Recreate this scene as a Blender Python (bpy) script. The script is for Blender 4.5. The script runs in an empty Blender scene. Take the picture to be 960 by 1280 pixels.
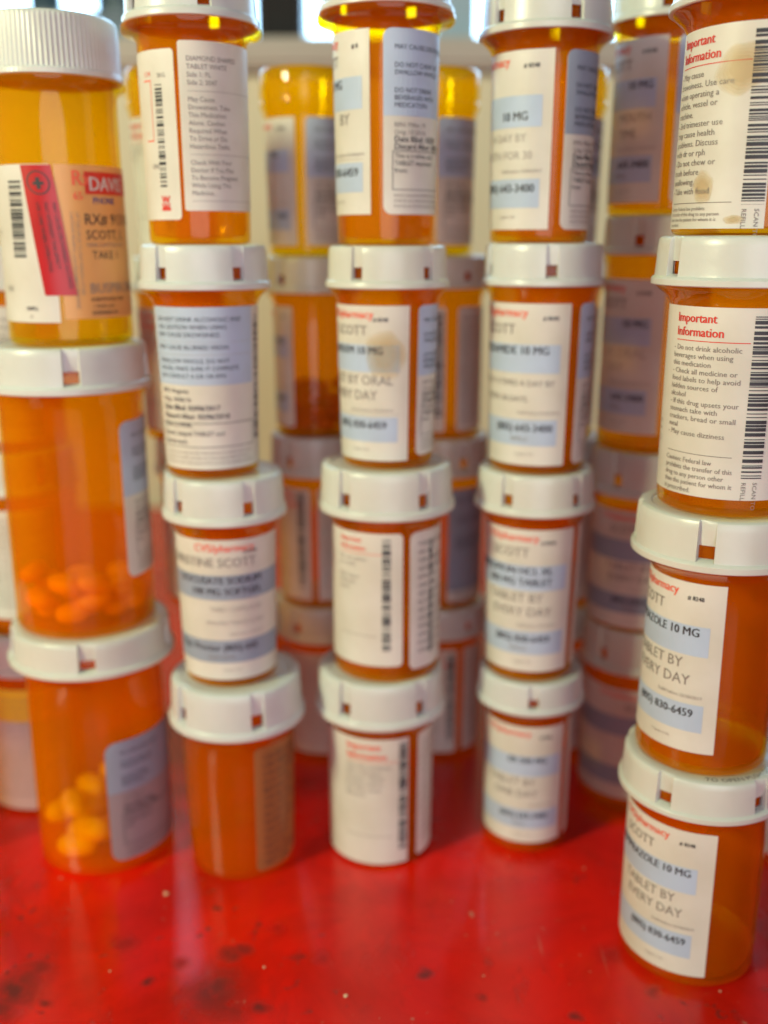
import bpy, bmesh, math, random
from math import sin, cos, pi, radians, degrees, atan2
from mathutils import Vector, Matrix, Euler
random.seed(7)
C = bpy.context.scene.collection
sc = bpy.context.scene

# ------------------------------------------------------------------ camera, light, exposure
cam = bpy.data.cameras.new('camera')
camera = bpy.data.objects.new('camera', cam); C.objects.link(camera)
sc.camera = camera
PITCH = math.atan(340/1258)
camera.location = (0, 0, .214)
camera.rotation_euler = (pi/2 - PITCH, 0, 0)
cam.sensor_fit = 'VERTICAL'; cam.sensor_height = 17.3; cam.sensor_width = 13.0
cam.lens = 17.3*1258/1280
cam.clip_start = .01; cam.clip_end = 50
cam.dof.use_dof = True; cam.dof.focus_distance = .253; cam.dof.aperture_fstop = 2.75

w = bpy.data.worlds.new('World'); sc.world = w; w.use_nodes = True
bg = w.node_tree.nodes['Background']
bg.inputs[0].default_value = (.80, .84, 1.0, 1); bg.inputs[1].default_value = .09

def area(name, loc, target, size, power, col):
    l = bpy.data.lights.new(name, 'AREA'); l.shape = 'DISK'; l.size = size; l.energy = power; l.color = col
    o = bpy.data.objects.new(name, l); C.objects.link(o); o.location = loc
    o.rotation_euler = (Vector(target)-Vector(loc)).to_track_quat('-Z', 'Y').to_euler()
    return o
area('lamp', (-.62, -.14, .54), (0, .33, .13), .16, 5.3, (.98, 1, .60))
area('front_fill', (.22, -1.25, .36), (0, .35, .14), 1.3, 11.0, (.93, .93, 1))  # added frontal fill from an unseen source, lifts the shaded back row
WINDOW_L = 8.0
sc.view_settings.view_transform = 'Standard'; sc.view_settings.look = 'None'
sc.view_settings.exposure = .28; sc.view_settings.gamma = 1
cy = sc.cycles
cy.use_denoising = True
cy.max_bounces = 14; cy.diffuse_bounces = 5; cy.glossy_bounces = 4
cy.transmission_bounces = 8; cy.transparent_max_bounces = 40
cy.sample_clamp_indirect = 4; cy.caustics_reflective = False; cy.caustics_refractive = False

# ------------------------------------------------------------------ materials
def new_mat(name):
    m = bpy.data.materials.new(name); m.use_nodes = True
    nt = m.node_tree; nt.nodes.clear()
    out = nt.nodes.new('ShaderNodeOutputMaterial')
    return m, nt, out
def N(nt, typ, **kw):
    n = nt.nodes.new('ShaderNode'+typ)
    for k, v in kw.items():
        if k.startswith('i_'):
            n.inputs[int(k[2:]) if k[2:].isdigit() else k[2:].replace('_', ' ')].default_value = v
        else: setattr(n, k, v)
    return n
def pbr(name, col, rough=.5, bump=0, bscale=400, var=0, vscale=60, spec=.5, sss=0):
    m, nt, out = new_mat(name)
    p = N(nt, 'BsdfPrincipled'); nt.links.new(p.outputs[0], out.inputs[0])
    p.inputs['Roughness'].default_value = rough
    p.inputs['Specular IOR Level'].default_value = spec
    p.inputs['Base Color'].default_value = (*col, 1)
    if sss:
        p.inputs['Subsurface Weight'].default_value = sss
        p.inputs['Subsurface Radius'].default_value = (1, .8, .6); p.inputs['Subsurface Scale'].default_value = .002
    tc = N(nt, 'TexCoord')
    if var:
        no = N(nt, 'TexNoise'); no.inputs['Scale'].default_value = vscale; no.inputs['Detail'].default_value = 5
        nt.links.new(tc.outputs['Object'], no.inputs['Vector'])
        mx = N(nt, 'MixRGB'); mx.blend_type = 'MULTIPLY'; mx.inputs[1].default_value = (*col, 1)
        r = N(nt, 'ValToRGB'); r.color_ramp.elements[0].position = .35; r.color_ramp.elements[1].position = .6
        r.color_ramp.elements[0].color = (1-var, 1-var*1.1, 1-var*1.4, 1); r.color_ramp.elements[1].color = (1, 1, 1, 1)
        nt.links.new(no.outputs[0], r.inputs[0]); mx.inputs[0].default_value = 1
        nt.links.new(r.outputs[0], mx.inputs[2]); nt.links.new(mx.outputs[0], p.inputs['Base Color'])
    if bump:
        nb = N(nt, 'TexNoise'); nb.inputs['Scale'].default_value = bscale; nb.inputs['Detail'].default_value = 3
        nt.links.new(tc.outputs['Object'], nb.inputs['Vector'])
        b = N(nt, 'Bump'); b.inputs['Strength'].default_value = bump; b.inputs['Distance'].default_value = .0005
        nt.links.new(nb.outputs[0], b.inputs['Height']); nt.links.new(b.outputs[0], p.inputs['Normal'])
    return m
def plastic(name, tint, scatter, clear=.72, rough=.12):
    """amber plastic: partly see-through, partly scattering, with a gloss coat"""
    m, nt, out = new_mat(name)
    tr = N(nt, 'BsdfTransparent'); tr.inputs[0].default_value = (*tint, 1)
    tl = N(nt, 'BsdfTranslucent'); tl.inputs[0].default_value = (*scatter, 1)
    df = N(nt, 'BsdfDiffuse'); df.inputs[0].default_value = (*scatter, 1)
    gl = N(nt, 'BsdfGlossy'); gl.inputs[0].default_value = (1, 1, 1, 1); gl.inputs['Roughness'].default_value = rough
    tc = N(nt, 'TexCoord'); no = N(nt, 'TexNoise'); no.inputs['Scale'].default_value = 90; no.inputs['Detail'].default_value = 4
    nt.links.new(tc.outputs['Object'], no.inputs['Vector'])
    rr = N(nt, 'MapRange'); rr.inputs[3].default_value = rough*.6; rr.inputs[4].default_value = rough*1.9
    nt.links.new(no.outputs[0], rr.inputs[0]); nt.links.new(rr.outputs[0], gl.inputs['Roughness'])
    a = N(nt, 'MixShader'); a.inputs[0].default_value = .45
    nt.links.new(tl.outputs[0], a.inputs[1]); nt.links.new(df.outputs[0], a.inputs[2])
    b = N(nt, 'MixShader'); b.inputs[0].default_value = clear
    nt.links.new(a.outputs[0], b.inputs[1]); nt.links.new(tr.outputs[0], b.inputs[2])
    fr = N(nt, 'Fresnel'); fr.inputs[0].default_value = 1.34
    c = N(nt, 'MixShader')
    ge = N(nt, 'NewGeometry'); bf = N(nt, 'Math'); bf.operation = 'SUBTRACT'; bf.inputs[0].default_value = 1; bf.use_clamp = True
    nt.links.new(ge.outputs['Backfacing'], bf.inputs[1])           # gloss belongs to outward faces only
    mu = N(nt, 'Math'); mu.operation = 'MULTIPLY'; nt.links.new(fr.outputs[0], mu.inputs[0]); nt.links.new(bf.outputs[0], mu.inputs[1])
    nt.links.new(mu.outputs[0], c.inputs[0]); nt.links.new(b.outputs[0], c.inputs[1]); nt.links.new(gl.outputs[0], c.inputs[2])
    nt.links.new(c.outputs[0], out.inputs[0])
    return m
def film(name, col, clear, tint=(1, .95, .85)):
    m, nt, out = new_mat(name)
    tr = N(nt, 'BsdfTransparent'); tr.inputs[0].default_value = (*tint, 1)
    p = N(nt, 'BsdfPrincipled'); p.inputs['Base Color'].default_value = (*col, 1); p.inputs['Roughness'].default_value = .35
    b = N(nt, 'MixShader'); b.inputs[0].default_value = clear
    nt.links.new(p.outputs[0], b.inputs[1]); nt.links.new(tr.outputs[0], b.inputs[2]); nt.links.new(b.outputs[0], out.inputs[0])
    return m
M = {}
M['amber'] = plastic('amber_plastic', (1, .83, .004), (1, .32, .0005), .78, .035)
M['amber_cloudy_lit'] = plastic('lit_cloudy_amber_plastic', (1, .85, .002), (1, .37, .0005), .76, .035)  # cloudier plastic, with the nearby lamp's brightness also put into its colour
M['amber_backlit'] = plastic('backlit_amber_plastic', (1, .93, .004), (1, .46, .0005), .76, .035)  # yellower amber: daylight from behind is put into the tint
M['cap'] = pbr('white_cap_plastic', (.60, .65, .645), .30, bump=.05, bscale=900, var=.09, vscale=45, sss=.15)
M['paper'] = pbr('label_paper', (.655, .66, .605), .45, bump=.22, bscale=120, var=.14, vscale=34, spec=.35)
M['paper_blue'] = pbr('label_blue_tint', (.42, .53, .68), .45, var=.08, vscale=60, spec=.35)
M['band_yellow'] = pbr('yellow_label_band', (.85, .62, .04), .4)  # plain yellow band across the head of one rear label
M['paper_slate'] = pbr('label_slate_tint', (.28, .345, .44), .45, var=.08, vscale=60, spec=.35)
M['film'] = film('peach_film_label', (.82, .47, .18), .34)
M['film_dark'] = film('amber_film_label', (.42, .22, .08), .45)
M['film_slate'] = film('slate_film_label', (.34, .30, .32), .12)
M['ink'] = pbr('black_ink', (.025, .025, .03), .5)
M['grey_ink'] = pbr('grey_ink', (.22, .20, .18), .5)
M['pale_ink'] = pbr('pale_grey_ink', (.36, .34, .31), .5)
M['red_ink'] = pbr('red_ink', (.62, .035, .02), .5)
M['orange_ink'] = pbr('orange_red_ink', (.78, .12, .06), .5)
M['navy_ink'] = pbr('navy_ink', (.06, .06, .22), .5)
M['stain'] = film('tea_stain', (.55, .41, .23), .935, (1, .99, .965))
M['sticker'] = pbr('red_sticker', (.46, .006, .010), .35, var=.15, vscale=80)
M['pill_yellow'] = pbr('pill_cream', (.95, .80, .42), .4, var=.06)
M['pill_orange'] = pbr('pill_orange', (.92, .42, .12), .4, var=.06)
M['pill_brown'] = pbr('pill_brown', (.45, .14, .06), .4, var=.06)
M['crumb'] = pbr('crumb', (.75, .55, .35), .8)
INKS = ['ink', 'red_ink', 'paper_blue', 'grey_ink', 'stain', 'navy_ink', 'pale_ink', 'orange_ink', 'paper_slate', 'paper', 'band_yellow']

def age_caps():                      # no two caps have yellowed alike
    nt = M['cap'].node_tree; p = [n for n in nt.nodes if n.type == 'BSDF_PRINCIPLED'][0]
    src = p.inputs['Base Color'].links[0].from_socket
    oi = N(nt, 'ObjectInfo'); rp = N(nt, 'ValToRGB')
    rp.color_ramp.elements[0].color = (1.0, .96, .87, 1); rp.color_ramp.elements[1].color = (1.0, 1.0, 1.0, 1)
    mx = N(nt, 'MixRGB'); mx.blend_type = 'MULTIPLY'; mx.inputs[0].default_value = 1
    nt.links.new(oi.outputs['Random'], rp.inputs[0]); nt.links.new(src, mx.inputs[1]); nt.links.new(rp.outputs[0], mx.inputs[2])
    nt.links.new(mx.outputs[0], p.inputs['Base Color'])
age_caps()
# table paint: glossy red with smudges and chips that are part of its wear
def table_mat():
    m, nt, out = new_mat('red_table_paint')
    p = N(nt, 'BsdfPrincipled'); nt.links.new(p.outputs[0], out.inputs[0])
    tc = N(nt, 'TexCoord'); L = nt.links.new
    def noise(scale, detail=5, vec=None, rough=.55, dist=0):
        n = N(nt, 'TexNoise'); n.inputs['Scale'].default_value = scale; n.inputs['Detail'].default_value = detail
        n.inputs['Roughness'].default_value = rough; n.inputs['Distortion'].default_value = dist
        L(vec or tc.outputs['Object'], n.inputs['Vector']); return n.outputs[0]
    def ramp(f, a, b, ca=0, cb=1):
        r = N(nt, 'MapRange'); r.clamp = True
        r.inputs[1].default_value = a; r.inputs[2].default_value = b; r.inputs[3].default_value = ca; r.inputs[4].default_value = cb
        L(f, r.inputs[0]); return r.outputs[0]
    def math_(op, a, b):
        n = N(nt, 'Math'); n.operation = op
        for i, v in enumerate((a, b)):
            if isinstance(v, (int, float)): n.inputs[i].default_value = v
            else: L(v, n.inputs[i])
        return n.outputs[0]
    col = N(nt, 'MixRGB'); col.inputs[1].default_value = (.80, .008, .002, 1); col.inputs[2].default_value = (.47, .006, .003, 1)
    L(ramp(noise(13, 7, None, .65, .6), .40, .68), col.inputs[0])
    mp = N(nt, 'Mapping'); mp.inputs['Scale'].default_value = (1, .35, 1); mp.inputs['Rotation'].default_value = (0, 0, .9)
    L(tc.outputs['Object'], mp.inputs[0])
    # dark smudges in their own places
    dist = N(nt, 'VectorMath'); dist.operation = 'MULTIPLY_ADD'
    nz = N(nt, 'TexNoise'); nz.inputs['Scale'].default_value = 90; nz.inputs['Detail'].default_value = 5
    L(tc.outputs['Object'], nz.inputs['Vector']); L(nz.outputs['Color'], dist.inputs[0])
    dist.inputs[1].default_value = (.012, .009, 0); L(tc.outputs['Object'], dist.inputs[2])
    total = None
    for (x, y, r, s) in SMUDGES:
        d = N(nt, 'VectorMath'); d.operation = 'DISTANCE'; L(dist.outputs[0], d.inputs[0]); d.inputs[1].default_value = (x+.006, y+.0045, 0)
        v = ramp(d.outputs['Value'], r*1.1, r*.15, 0, s*.85)
        total = v if total is None else math_('MAXIMUM', total, v)
    spots = math_('MULTIPLY', ramp(noise(130, 4), .62, .68, 0, .75), ramp(noise(14, 3), .48, .60))
    scuffs = math_('MULTIPLY', ramp(noise(60, 6, mp.outputs[0], .7), .54, .70, 0, .60), ramp(noise(11, 2), .42, .6))
    total = math_('MULTIPLY', total, ramp(noise(260, 4), .28, .50, .45, 1))
    dirt = math_('MAXIMUM', total, math_('MAXIMUM', spots, scuffs))
    c2 = N(nt, 'MixRGB'); c2.inputs[2].default_value = (.035, .014, .014, 1)
    L(dirt, c2.inputs[0]); L(col.outputs[0], c2.inputs[1])
    # pale chips and scratches
    chips = math_('MULTIPLY', ramp(noise(300, 2), .68, .73, 0, .7), ramp(noise(20, 2), .5, .6))
    mp2 = N(nt, 'Mapping'); mp2.inputs['Scale'].default_value = (1, .035, 1); mp2.inputs['Rotation'].default_value = (0, 0, -.55)
    L(tc.outputs['Object'], mp2.inputs[0])
    scr = math_('MULTIPLY', ramp(noise(420, 2, mp2.outputs[0]), .70, .76, 0, .5), ramp(noise(16, 3), .52, .62))
    chips = math_('MAXIMUM', chips, scr)
    c3 = N(nt, 'MixRGB'); c3.inputs[2].default_value = (.50, .28, .20, 1); L(chips, c3.inputs[0]); L(c2.outputs[0], c3.inputs[1])
    L(c3.outputs[0], p.inputs['Base Color'])
    L(math_('ADD', ramp(noise(18, 5), .3, .7, .17, .30), math_('MULTIPLY', dirt, .25)), p.inputs['Roughness'])
    p.inputs['Specular IOR Level'].default_value = .5
    b = N(nt, 'Bump'); b.inputs['Strength'].default_value = .12; b.inputs['Distance'].default_value = .0008
    L(noise(140, 5), b.inputs['Height']); L(b.outputs[0], p.inputs['Normal'])
    return m
SMUDGES = [(-.0490, .2500, .0125, .85), (-.1080, .2510, .0105, .95), (-.1060, .2585, .006, .7), (-.0470, .2660, .0040, .95), (-.0440, .2678, .0030, .8), (-.0700, .2524, .0026, 1), (.0121, .2565, .0034, 1),
           (-.0359, .2437, .0040, .95), (-.0980, .2462, .0030, .9), (-.0831, .2704, .006, .5), (-.0348, .2781, .005, .35), (.0548, .2400, .0022, .9), (.0802, .2495, .0030, .6), (-.0450, .2440, .010, .6),
           (-.1108, .2431, .008, .8), (-.0630, .2620, .004, .5), (.0290, .2480, .0024, .7), (.0700, .2660, .005, .4), (-.0200, .2640, .004, .4)]
M['table'] = table_mat()

# ------------------------------------------------------------------ helpers
def link(name, verts, faces, mats, parent=None, fm=None, smooth=True, sharp=None):
    me = bpy.data.meshes.new(name); me.from_pydata(verts, [], faces)
    for m in (mats if isinstance(mats, (list, tuple)) else [mats]): me.materials.append(m)
    if fm: me.polygons.foreach_set('material_index', fm)
    if smooth: me.polygons.foreach_set('use_smooth', [True]*len(me.polygons))
    me.update()
    if sharp and smooth: me.set_sharp_from_angle(angle=radians(sharp))
    o = bpy.data.objects.new(name, me); C.objects.link(o)
    if parent: o.parent = parent
    return o
def thing(name, label, cat, loc=(0, 0, 0), rz=0, group=None):
    o = bpy.data.objects.new(name, None); C.objects.link(o); o.empty_display_size = .01
    o.location = loc; o.rotation_euler = (0, 0, rz); o['label'] = label; o['category'] = cat
    if group: o['group'] = group
    return o
def tag(o, label, cat, group=None):
    o['label'] = label; o['category'] = cat
    if group: o['group'] = group
    return o
def lathe(profile, n=80, closed=True):
    """profile: list of (r,z); closed loop of rings if closed"""
    V, F = [], []
    k = len(profile)
    for (r, z) in profile:
        for i in range(n):
            a = 2*pi*i/n; V.append((r*sin(a), -r*cos(a), z))
    rng = range(k) if closed else range(k-1)
    for j in rng:
        j2 = (j+1) % k
        for i in range(n):
            i2 = (i+1) % n
            F.append((j*n+i, j*n+i2, j2*n+i2, j2*n+i))
    return V, F
def box_mesh(name, x0, x1, y0, y1, z0, z1, mat, parent=None, bevel=.002):
    bm = bmesh.new(); bmesh.ops.create_cube(bm, size=1)
    for v in bm.verts:
        v.co = Vector(((x0+x1)/2+v.co.x*(x1-x0), (y0+y1)/2+v.co.y*(y1-y0), (z0+z1)/2+v.co.z*(z1-z0)))
    if bevel: bmesh.ops.bevel(bm, geom=bm.edges[:], offset=bevel, segments=2, affect='EDGES')
    me = bpy.data.meshes.new(name); bm.to_mesh(me); bm.free(); me.materials.append(mat)
    o = bpy.data.objects.new(name, me); C.objects.link(o)
    if parent: o.parent = parent
    return o

# ------------------------------------------------------------------ the setting
table = box_mesh('table', -1.3, 1.3, -.5, .81, -.03, 0, M['table'], bevel=.003)
table['kind'] = 'structure'
for o in (table,):
    pass
wall_m = pbr('cream_wall_paint', (.78, .78, .55), .7, bump=.1, bscale=60, var=.06, vscale=6)
low = box_mesh('wall', -1.6, 1.6, .82, .86, -.6, .335, wall_m); low['kind'] = 'structure'
X0, X1, Z0, Z1 = -.80, .90, .36, 1.15          # window opening, widened unseen to the right for added cool rim light
yb0, yb1 = 1.06, 1.10
for nm, b in (('wall', (-1.6, X0, Z0-.02, 1.5)), ('wall', (X1, 1.6, Z0-.02, 1.5)), ('wall', (X0, X1, Z1, 1.5))):
    o = box_mesh(nm, b[0], b[1], yb0, yb1, b[2], b[3], wall_m, bevel=0); o['kind'] = 'structure'
floor = box_mesh('floor', -4, 4, -4, 4, -.75, -.72, pbr('floor_brown', (.25, .18, .12), .6, var=.2, vscale=8), bevel=0); floor['kind'] = 'structure'
shelf = tag(box_mesh('shelf', -1.6, 1.6, .80, yb0-.002, .3365, .358, pbr('shelf_paint', (.50, .47, .40), .5, var=.08, vscale=12), bevel=.004),
            'long pale painted shelf across the wall behind the bottles', 'shelf')
win = thing('window', 'bright daylight window above the shelf behind the bottles', 'window', (0, 0, 0))
fm_ = pbr('window_frame_paint', (.55, .56, .55), .4)
fr = []
for a, b, c, d in ((X0, X1, Z0, Z0+.012), (X0, X1, Z1-.03, Z1), (X0, X0+.03, Z0+.013, Z1-.031), (X1-.016, X1, Z0+.013, Z1-.031)):
    box_mesh('frame', a+.001, b-.001, yb0+.001, yb1-.001, c, d, fm_, win, .002)
for x, hw_ in ((-.50, .010), (-.20, .010), (.135, .034), (.50, .010)): box_mesh('mullion', x-hw_, x+hw_, yb0+.006, yb1-.006, Z0+.013, Z1-.031, fm_, win, .002)
gm, nt, out = new_mat('window_glass')
a_ = N(nt, 'BsdfTransparent'); b_ = N(nt, 'BsdfGlossy'); b_.inputs['Roughness'].default_value = .02; f_ = N(nt, 'Fresnel'); m_ = N(nt, 'MixShader')
nt.links.new(f_.outputs[0], m_.inputs[0]); nt.links.new(a_.outputs[0], m_.inputs[1]); nt.links.new(b_.outputs[0], m_.inputs[2]); nt.links.new(m_.outputs[0], out.inputs[0])
for a, b in ((X0+.031, -.511), (-.489, -.211), (-.189, .100), (.170, .489), (.511, X1-.017)):
    box_mesh('pane', a, b, 1.079, 1.083, Z0+.014, Z1-.032, gm, win, 0)
sm, nt, out = new_mat('sky_light')
e_ = N(nt, 'Emission'); e_.inputs[0].default_value = (.42, .72, 1, 1); e_.inputs[1].default_value = WINDOW_L
nt.links.new(e_.outputs[0], out.inputs[0])
sky = link('sky', [(-1.7, 1.4, -.3), (1.7, 1.4, -.3), (1.7, 1.4, 1.9), (-1.7, 1.4, 1.9)], [(0, 1, 2, 3)], sm, smooth=False); sky['kind'] = 'structure'
# things on the shelf, far out of focus
dk = pbr('dark_brown_case', (.03, .022, .02), .4); tl = pbr('teal_case', (.05, .10, .13), .4); bl = pbr('blue_grey_sill', (.16, .23, .30), .5)
sp = thing('speaker_box', 'dark brown box standing on the shelf before the window', 'box', (-.079, .86, .358))
box_mesh('case', -.018, .018, -.03, .03, 0, .10, dk, sp, .003); box_mesh('front_panel', -.015, .015, -.033, -.0305, .005, .095, pbr('speaker_cloth', (.02, .02, .02), .9), sp, .001)
bx = thing('sill_block', 'low blue grey block for the window sill above the leftmost stack', 'box', (-.245, .87, .358))  # block added in place of the window's blue grey sill
box_mesh('body', -.095, .085, -.04, .04, 0, .016, bl, bx, .003); box_mesh('lid', -.097, .087, -.042, .042, .0163, .023, bl, bx, .003)
for x, hh, wd, lab in ((-.285, .075, .014, 'dark teal canister on the shelf left of its narrower twin'), (-.222, .062, .020, 'wide dark teal canister on the shelf nearer the brown box')):
    t_ = thing('canister', lab, 'canister', (x, .93, .358), 0, 'canisters on the shelf')
    V, F = lathe([(0.0001, 0), (wd*.95, 0), (wd, .002), (wd, hh*.8), (wd*.97, hh*.81), (.0001, hh*.81)], 32, False); link('body', V, F, tl, t_, sharp=40)
    V, F = lathe([(.0001, hh*.812), (wd*1.02, hh*.812), (wd*1.02, hh*.98), (wd*.97, hh), (.0001, hh)], 32, False); link('lid', V, F, tl, t_, sharp=40)

ct = thing('carton', 'pale blue carton standing on the shelf right of the middle stack', 'carton', (.0565, .88, .358))
box_mesh('body', -.0155, .0155, -.02, .02, 0, .075, pbr('pale_blue_card', (.38, .52, .60), .6), ct, .001); box_mesh('flap', -.0157, .0157, -.0202, .0202, .0752, .077, pbr('pale_card', (.6, .62, .6), .6), ct, 0)

# ------------------------------------------------------------------ glyphs of the built-in font
GL = {}
def load_glyphs():
    chars = "ABCDEFGHIJKLMNOPQRSTUVWXYZabcdefghijklmnopqrstuvwxyz0123456789.,:;-/#()&%'*®"
    tmp = []
    def tx(s):
        cu = bpy.data.curves.new('glyph', 'FONT'); cu.body = s; cu.size = 1; cu.resolution_u = 2; cu.fill_mode = 'FRONT'
        o = bpy.data.objects.new('glyph', cu); C.objects.link(o); tmp.append(o); return o
    bar = tx('|'); items = [(c, tx(c), tx(c+'|')) for c in chars]
    sp_ = tx('| |'); bb = tx('||')
    dg = bpy.context.evaluated_depsgraph_get(); dg.update()
    def grab(o):
        e = o.evaluated_get(dg); me = e.to_mesh()
        v = [(p.co.x, p.co.y) for p in me.vertices]; f = [tuple(p.vertices) for p in me.polygons]
        e.to_mesh_clear(); return v, f
    bx_ = max(p[0] for p in grab(bar)[0])
    for c, a, b in items:
        v, f = grab(a); adv = max(p[0] for p in grab(b)[0]) - bx_
        GL[c] = (v, f, adv)
    GL[' '] = ([], [], max(p[0] for p in grab(sp_)[0]) - max(p[0] for p in grab(bb)[0]))
    for o in tmp:
        cu = o.data; bpy.data.objects.remove(o); bpy.data.curves.remove(cu)
load_glyphs()
CAPH = max(p[1] for p in GL['H'][0])

class Print:
    """flat print in label space: x in metres from the left edge, y in metres down from the top"""
    def __init__(self, W, H): self.W, self.H, self.q = W, H, []
    def text(self, x, y, s, h, ink=0, align='L', bold=0, sx=.92, rot=0, layer=2):
        k = h/CAPH; adv = sum(GL[c][2] for c in s if c in GL)*k*sx
        ox = 0 if align == 'L' else (-adv if align == 'R' else -adv/2)
        x0 = ox
        for c in s:
            if c not in GL: continue
            v, f, a = GL[c]
            if f:
                for d in ([(0, 0)] if not bold else [(-bold*h, 0), (bold*h, 0)]):
                    pts = []
                    for (px, py) in v:
                        lx = x0+px*k*sx+d[0]; ly = py*k+d[1]
                        if rot == 90: lx, ly = -ly, lx        # reads upwards
                        elif rot == -90: lx, ly = ly, -lx     # reads downwards
                        pts.append((x+lx, y-ly))
                    self.q.append((pts, f, ink, layer))
            x0 += a*k*sx
    def rect(self, x0, x1, y0, y1, ink=2, layer=1):
        n = max(1, int(abs(x1-x0)/.0011)); pts, f = [], []
        for i in range(n+1):
            x = x0+(x1-x0)*i/n; pts += [(x, y0), (x, y1)]
        for i in range(n): f.append((2*i, 2*i+1, 2*i+3, 2*i+2))
        self.q.append((pts, f, ink, layer))
    def ell(self, x, y, rx, ry, ink=4, layer=1.1, seed=0):
        n = 30                                   # a stain dries in tide lines: shells that thin out to the edge
        for L in range(6):
            g = 1-.07*L if L < 3 else .86-.13*(L-2)
            pts = [(x, y)]; f = []; m_ = 6
            for k in range(1, m_+1):
                for i in range(n):
                    a = 2*pi*i/n; q = g*k/m_*(1+.07*sin(2*a+seed+L*.4)+.05*sin(5*a+seed*2)+.02*sin(9*a)); pts.append((x+rx*q*cos(a), y+ry*q*sin(a)))
            for i in range(n):
                j = (i+1) % n; f.append((0, 1+i, 1+j))
                for k in range(m_-1): f.append((1+k*n+i, 1+(k+1)*n+i, 1+(k+1)*n+j, 1+k*n+j))
            self.q.append((pts, f, ink, layer+.06*L))
    def barcode(self, x0, x1, y0, y1, seed=1, ink=0):
        rng = random.Random(seed); y = y0
        while y < y1:
            b = rng.choice([.00022, .00022, .0004, .0006, .0009]); self.rect(x0, x1, y, min(y+b, y1), ink, 2); y += b+rng.choice([.0002, .0003, .0004, .0007])
    def scribble(self, x0, x1, y0, n, h, pitch, ink=3, seed=1, ragged=.25, words=None):
        """n lines of fine print"""
        rng = random.Random(seed); W_ = words or FINE
        for i in range(n):
            s = ''; lim = (x1-x0)*(1-ragged*rng.random())
            while True:
                wd = rng.choice(W_); t = (s+' '+wd).strip()
                if sum(GL[c][2] for c in t)*h/CAPH*.92 > lim: break
                s = t
            self.text(x0, y0+i*pitch, s, h, ink)
FINE = 'may cause take with food use care when this medicine ask your doctor do not drink before using tablet days refill caution federal law the transfer of drug any person other than patient'.split()
UPPER = 'MAY CAUSE TAKE WITH FOOD USE CARE WHEN THIS MEDICINE ASK YOUR DOCTOR DO NOT DRINK ALCOHOL BEFORE USING'.split()

class Bottle: pass
def emit(name, bt, pr, phi0, rfun, ztop, mats, parent, base_off=.00012, shear=0):
    """wrap flat print round the vial"""
    V, F, fm = [], [], []
    for pts, f, ink, layer in pr.q:
        b = len(V)
        for (x, y) in pts:
            z = ztop-y; r = rfun(z); ph = phi0 + (x + shear*y)/pr.R
            rr = r+base_off+layer*.00007
            V.append((rr*sin(ph), -rr*cos(ph), z))
        for q in f: F.append(tuple(b+i for i in q)); fm.append(ink)
    if not V: return None
    return link(name, V, F, mats, parent, fm, smooth=False)
def patch(name, bt, phi0, phi1, zb, zt, mat, parent, corner=.0, off=.00002, th=.0001, shear=0, wob=0, curl=0):
    """paper label with real thickness and rounded corners"""
    R = bt.r((zb+zt)/2); W = (phi1-phi0)*R
    xs = [W*i/max(6, int(W/.0011)) for i in range(max(6, int(W/.0011))+1)]
    if corner: xs = sorted(set([x for x in xs if corner < x < W-corner] + [corner*(1-cos(k*pi/12)) for k in range(7)] + [W-corner*(1-cos(k*pi/12)) for k in range(7)]))
    V, F = [], []; m = 6; n = len(xs)
    for side in (0, 1):
        for x in xs:
            d = min(x, W-x); trim = 0
            if corner and d < corner: trim = corner-math.sqrt(max(0, corner**2-(corner-d)**2))
            for j in range(m+1):
                z = zb+trim+(zt-zb-2*trim)*j/m
                ph = phi0+(x+shear*(zt-z))/R
                lift = wob*(.5+.5*sin(ph*9+z*300))*(1 if side else .0)
                if curl: lift = curl*max(0, (x/W-.93)/.07)**2*(.25+.75*((z-zb)/(zt-zb)))
                r = bt.r(z)+off+(th if side else 0)+lift
                V.append((r*sin(ph), -r*cos(ph), z))
    k = n*(m+1)
    for i in range(n-1):
        for j in range(m):
            a = i*(m+1)+j; b = a+m+1
            F.append((k+a, k+b, k+b+1, k+a+1)); F.append((a, a+1, b+1, b))
        a = i*(m+1); b = a+m+1; F.append((a, b, k+b, k+a)); a += m; b += m; F.append((b, a, k+a, k+b))
    for j in range(m):
        F.append((j+1, j, k+j, k+j+1)); a = (n-1)*(m+1)+j; F.append((a, a+1, k+a+1, k+a))
    return link(name, V, F, mat, parent, sharp=50), W, R

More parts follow.
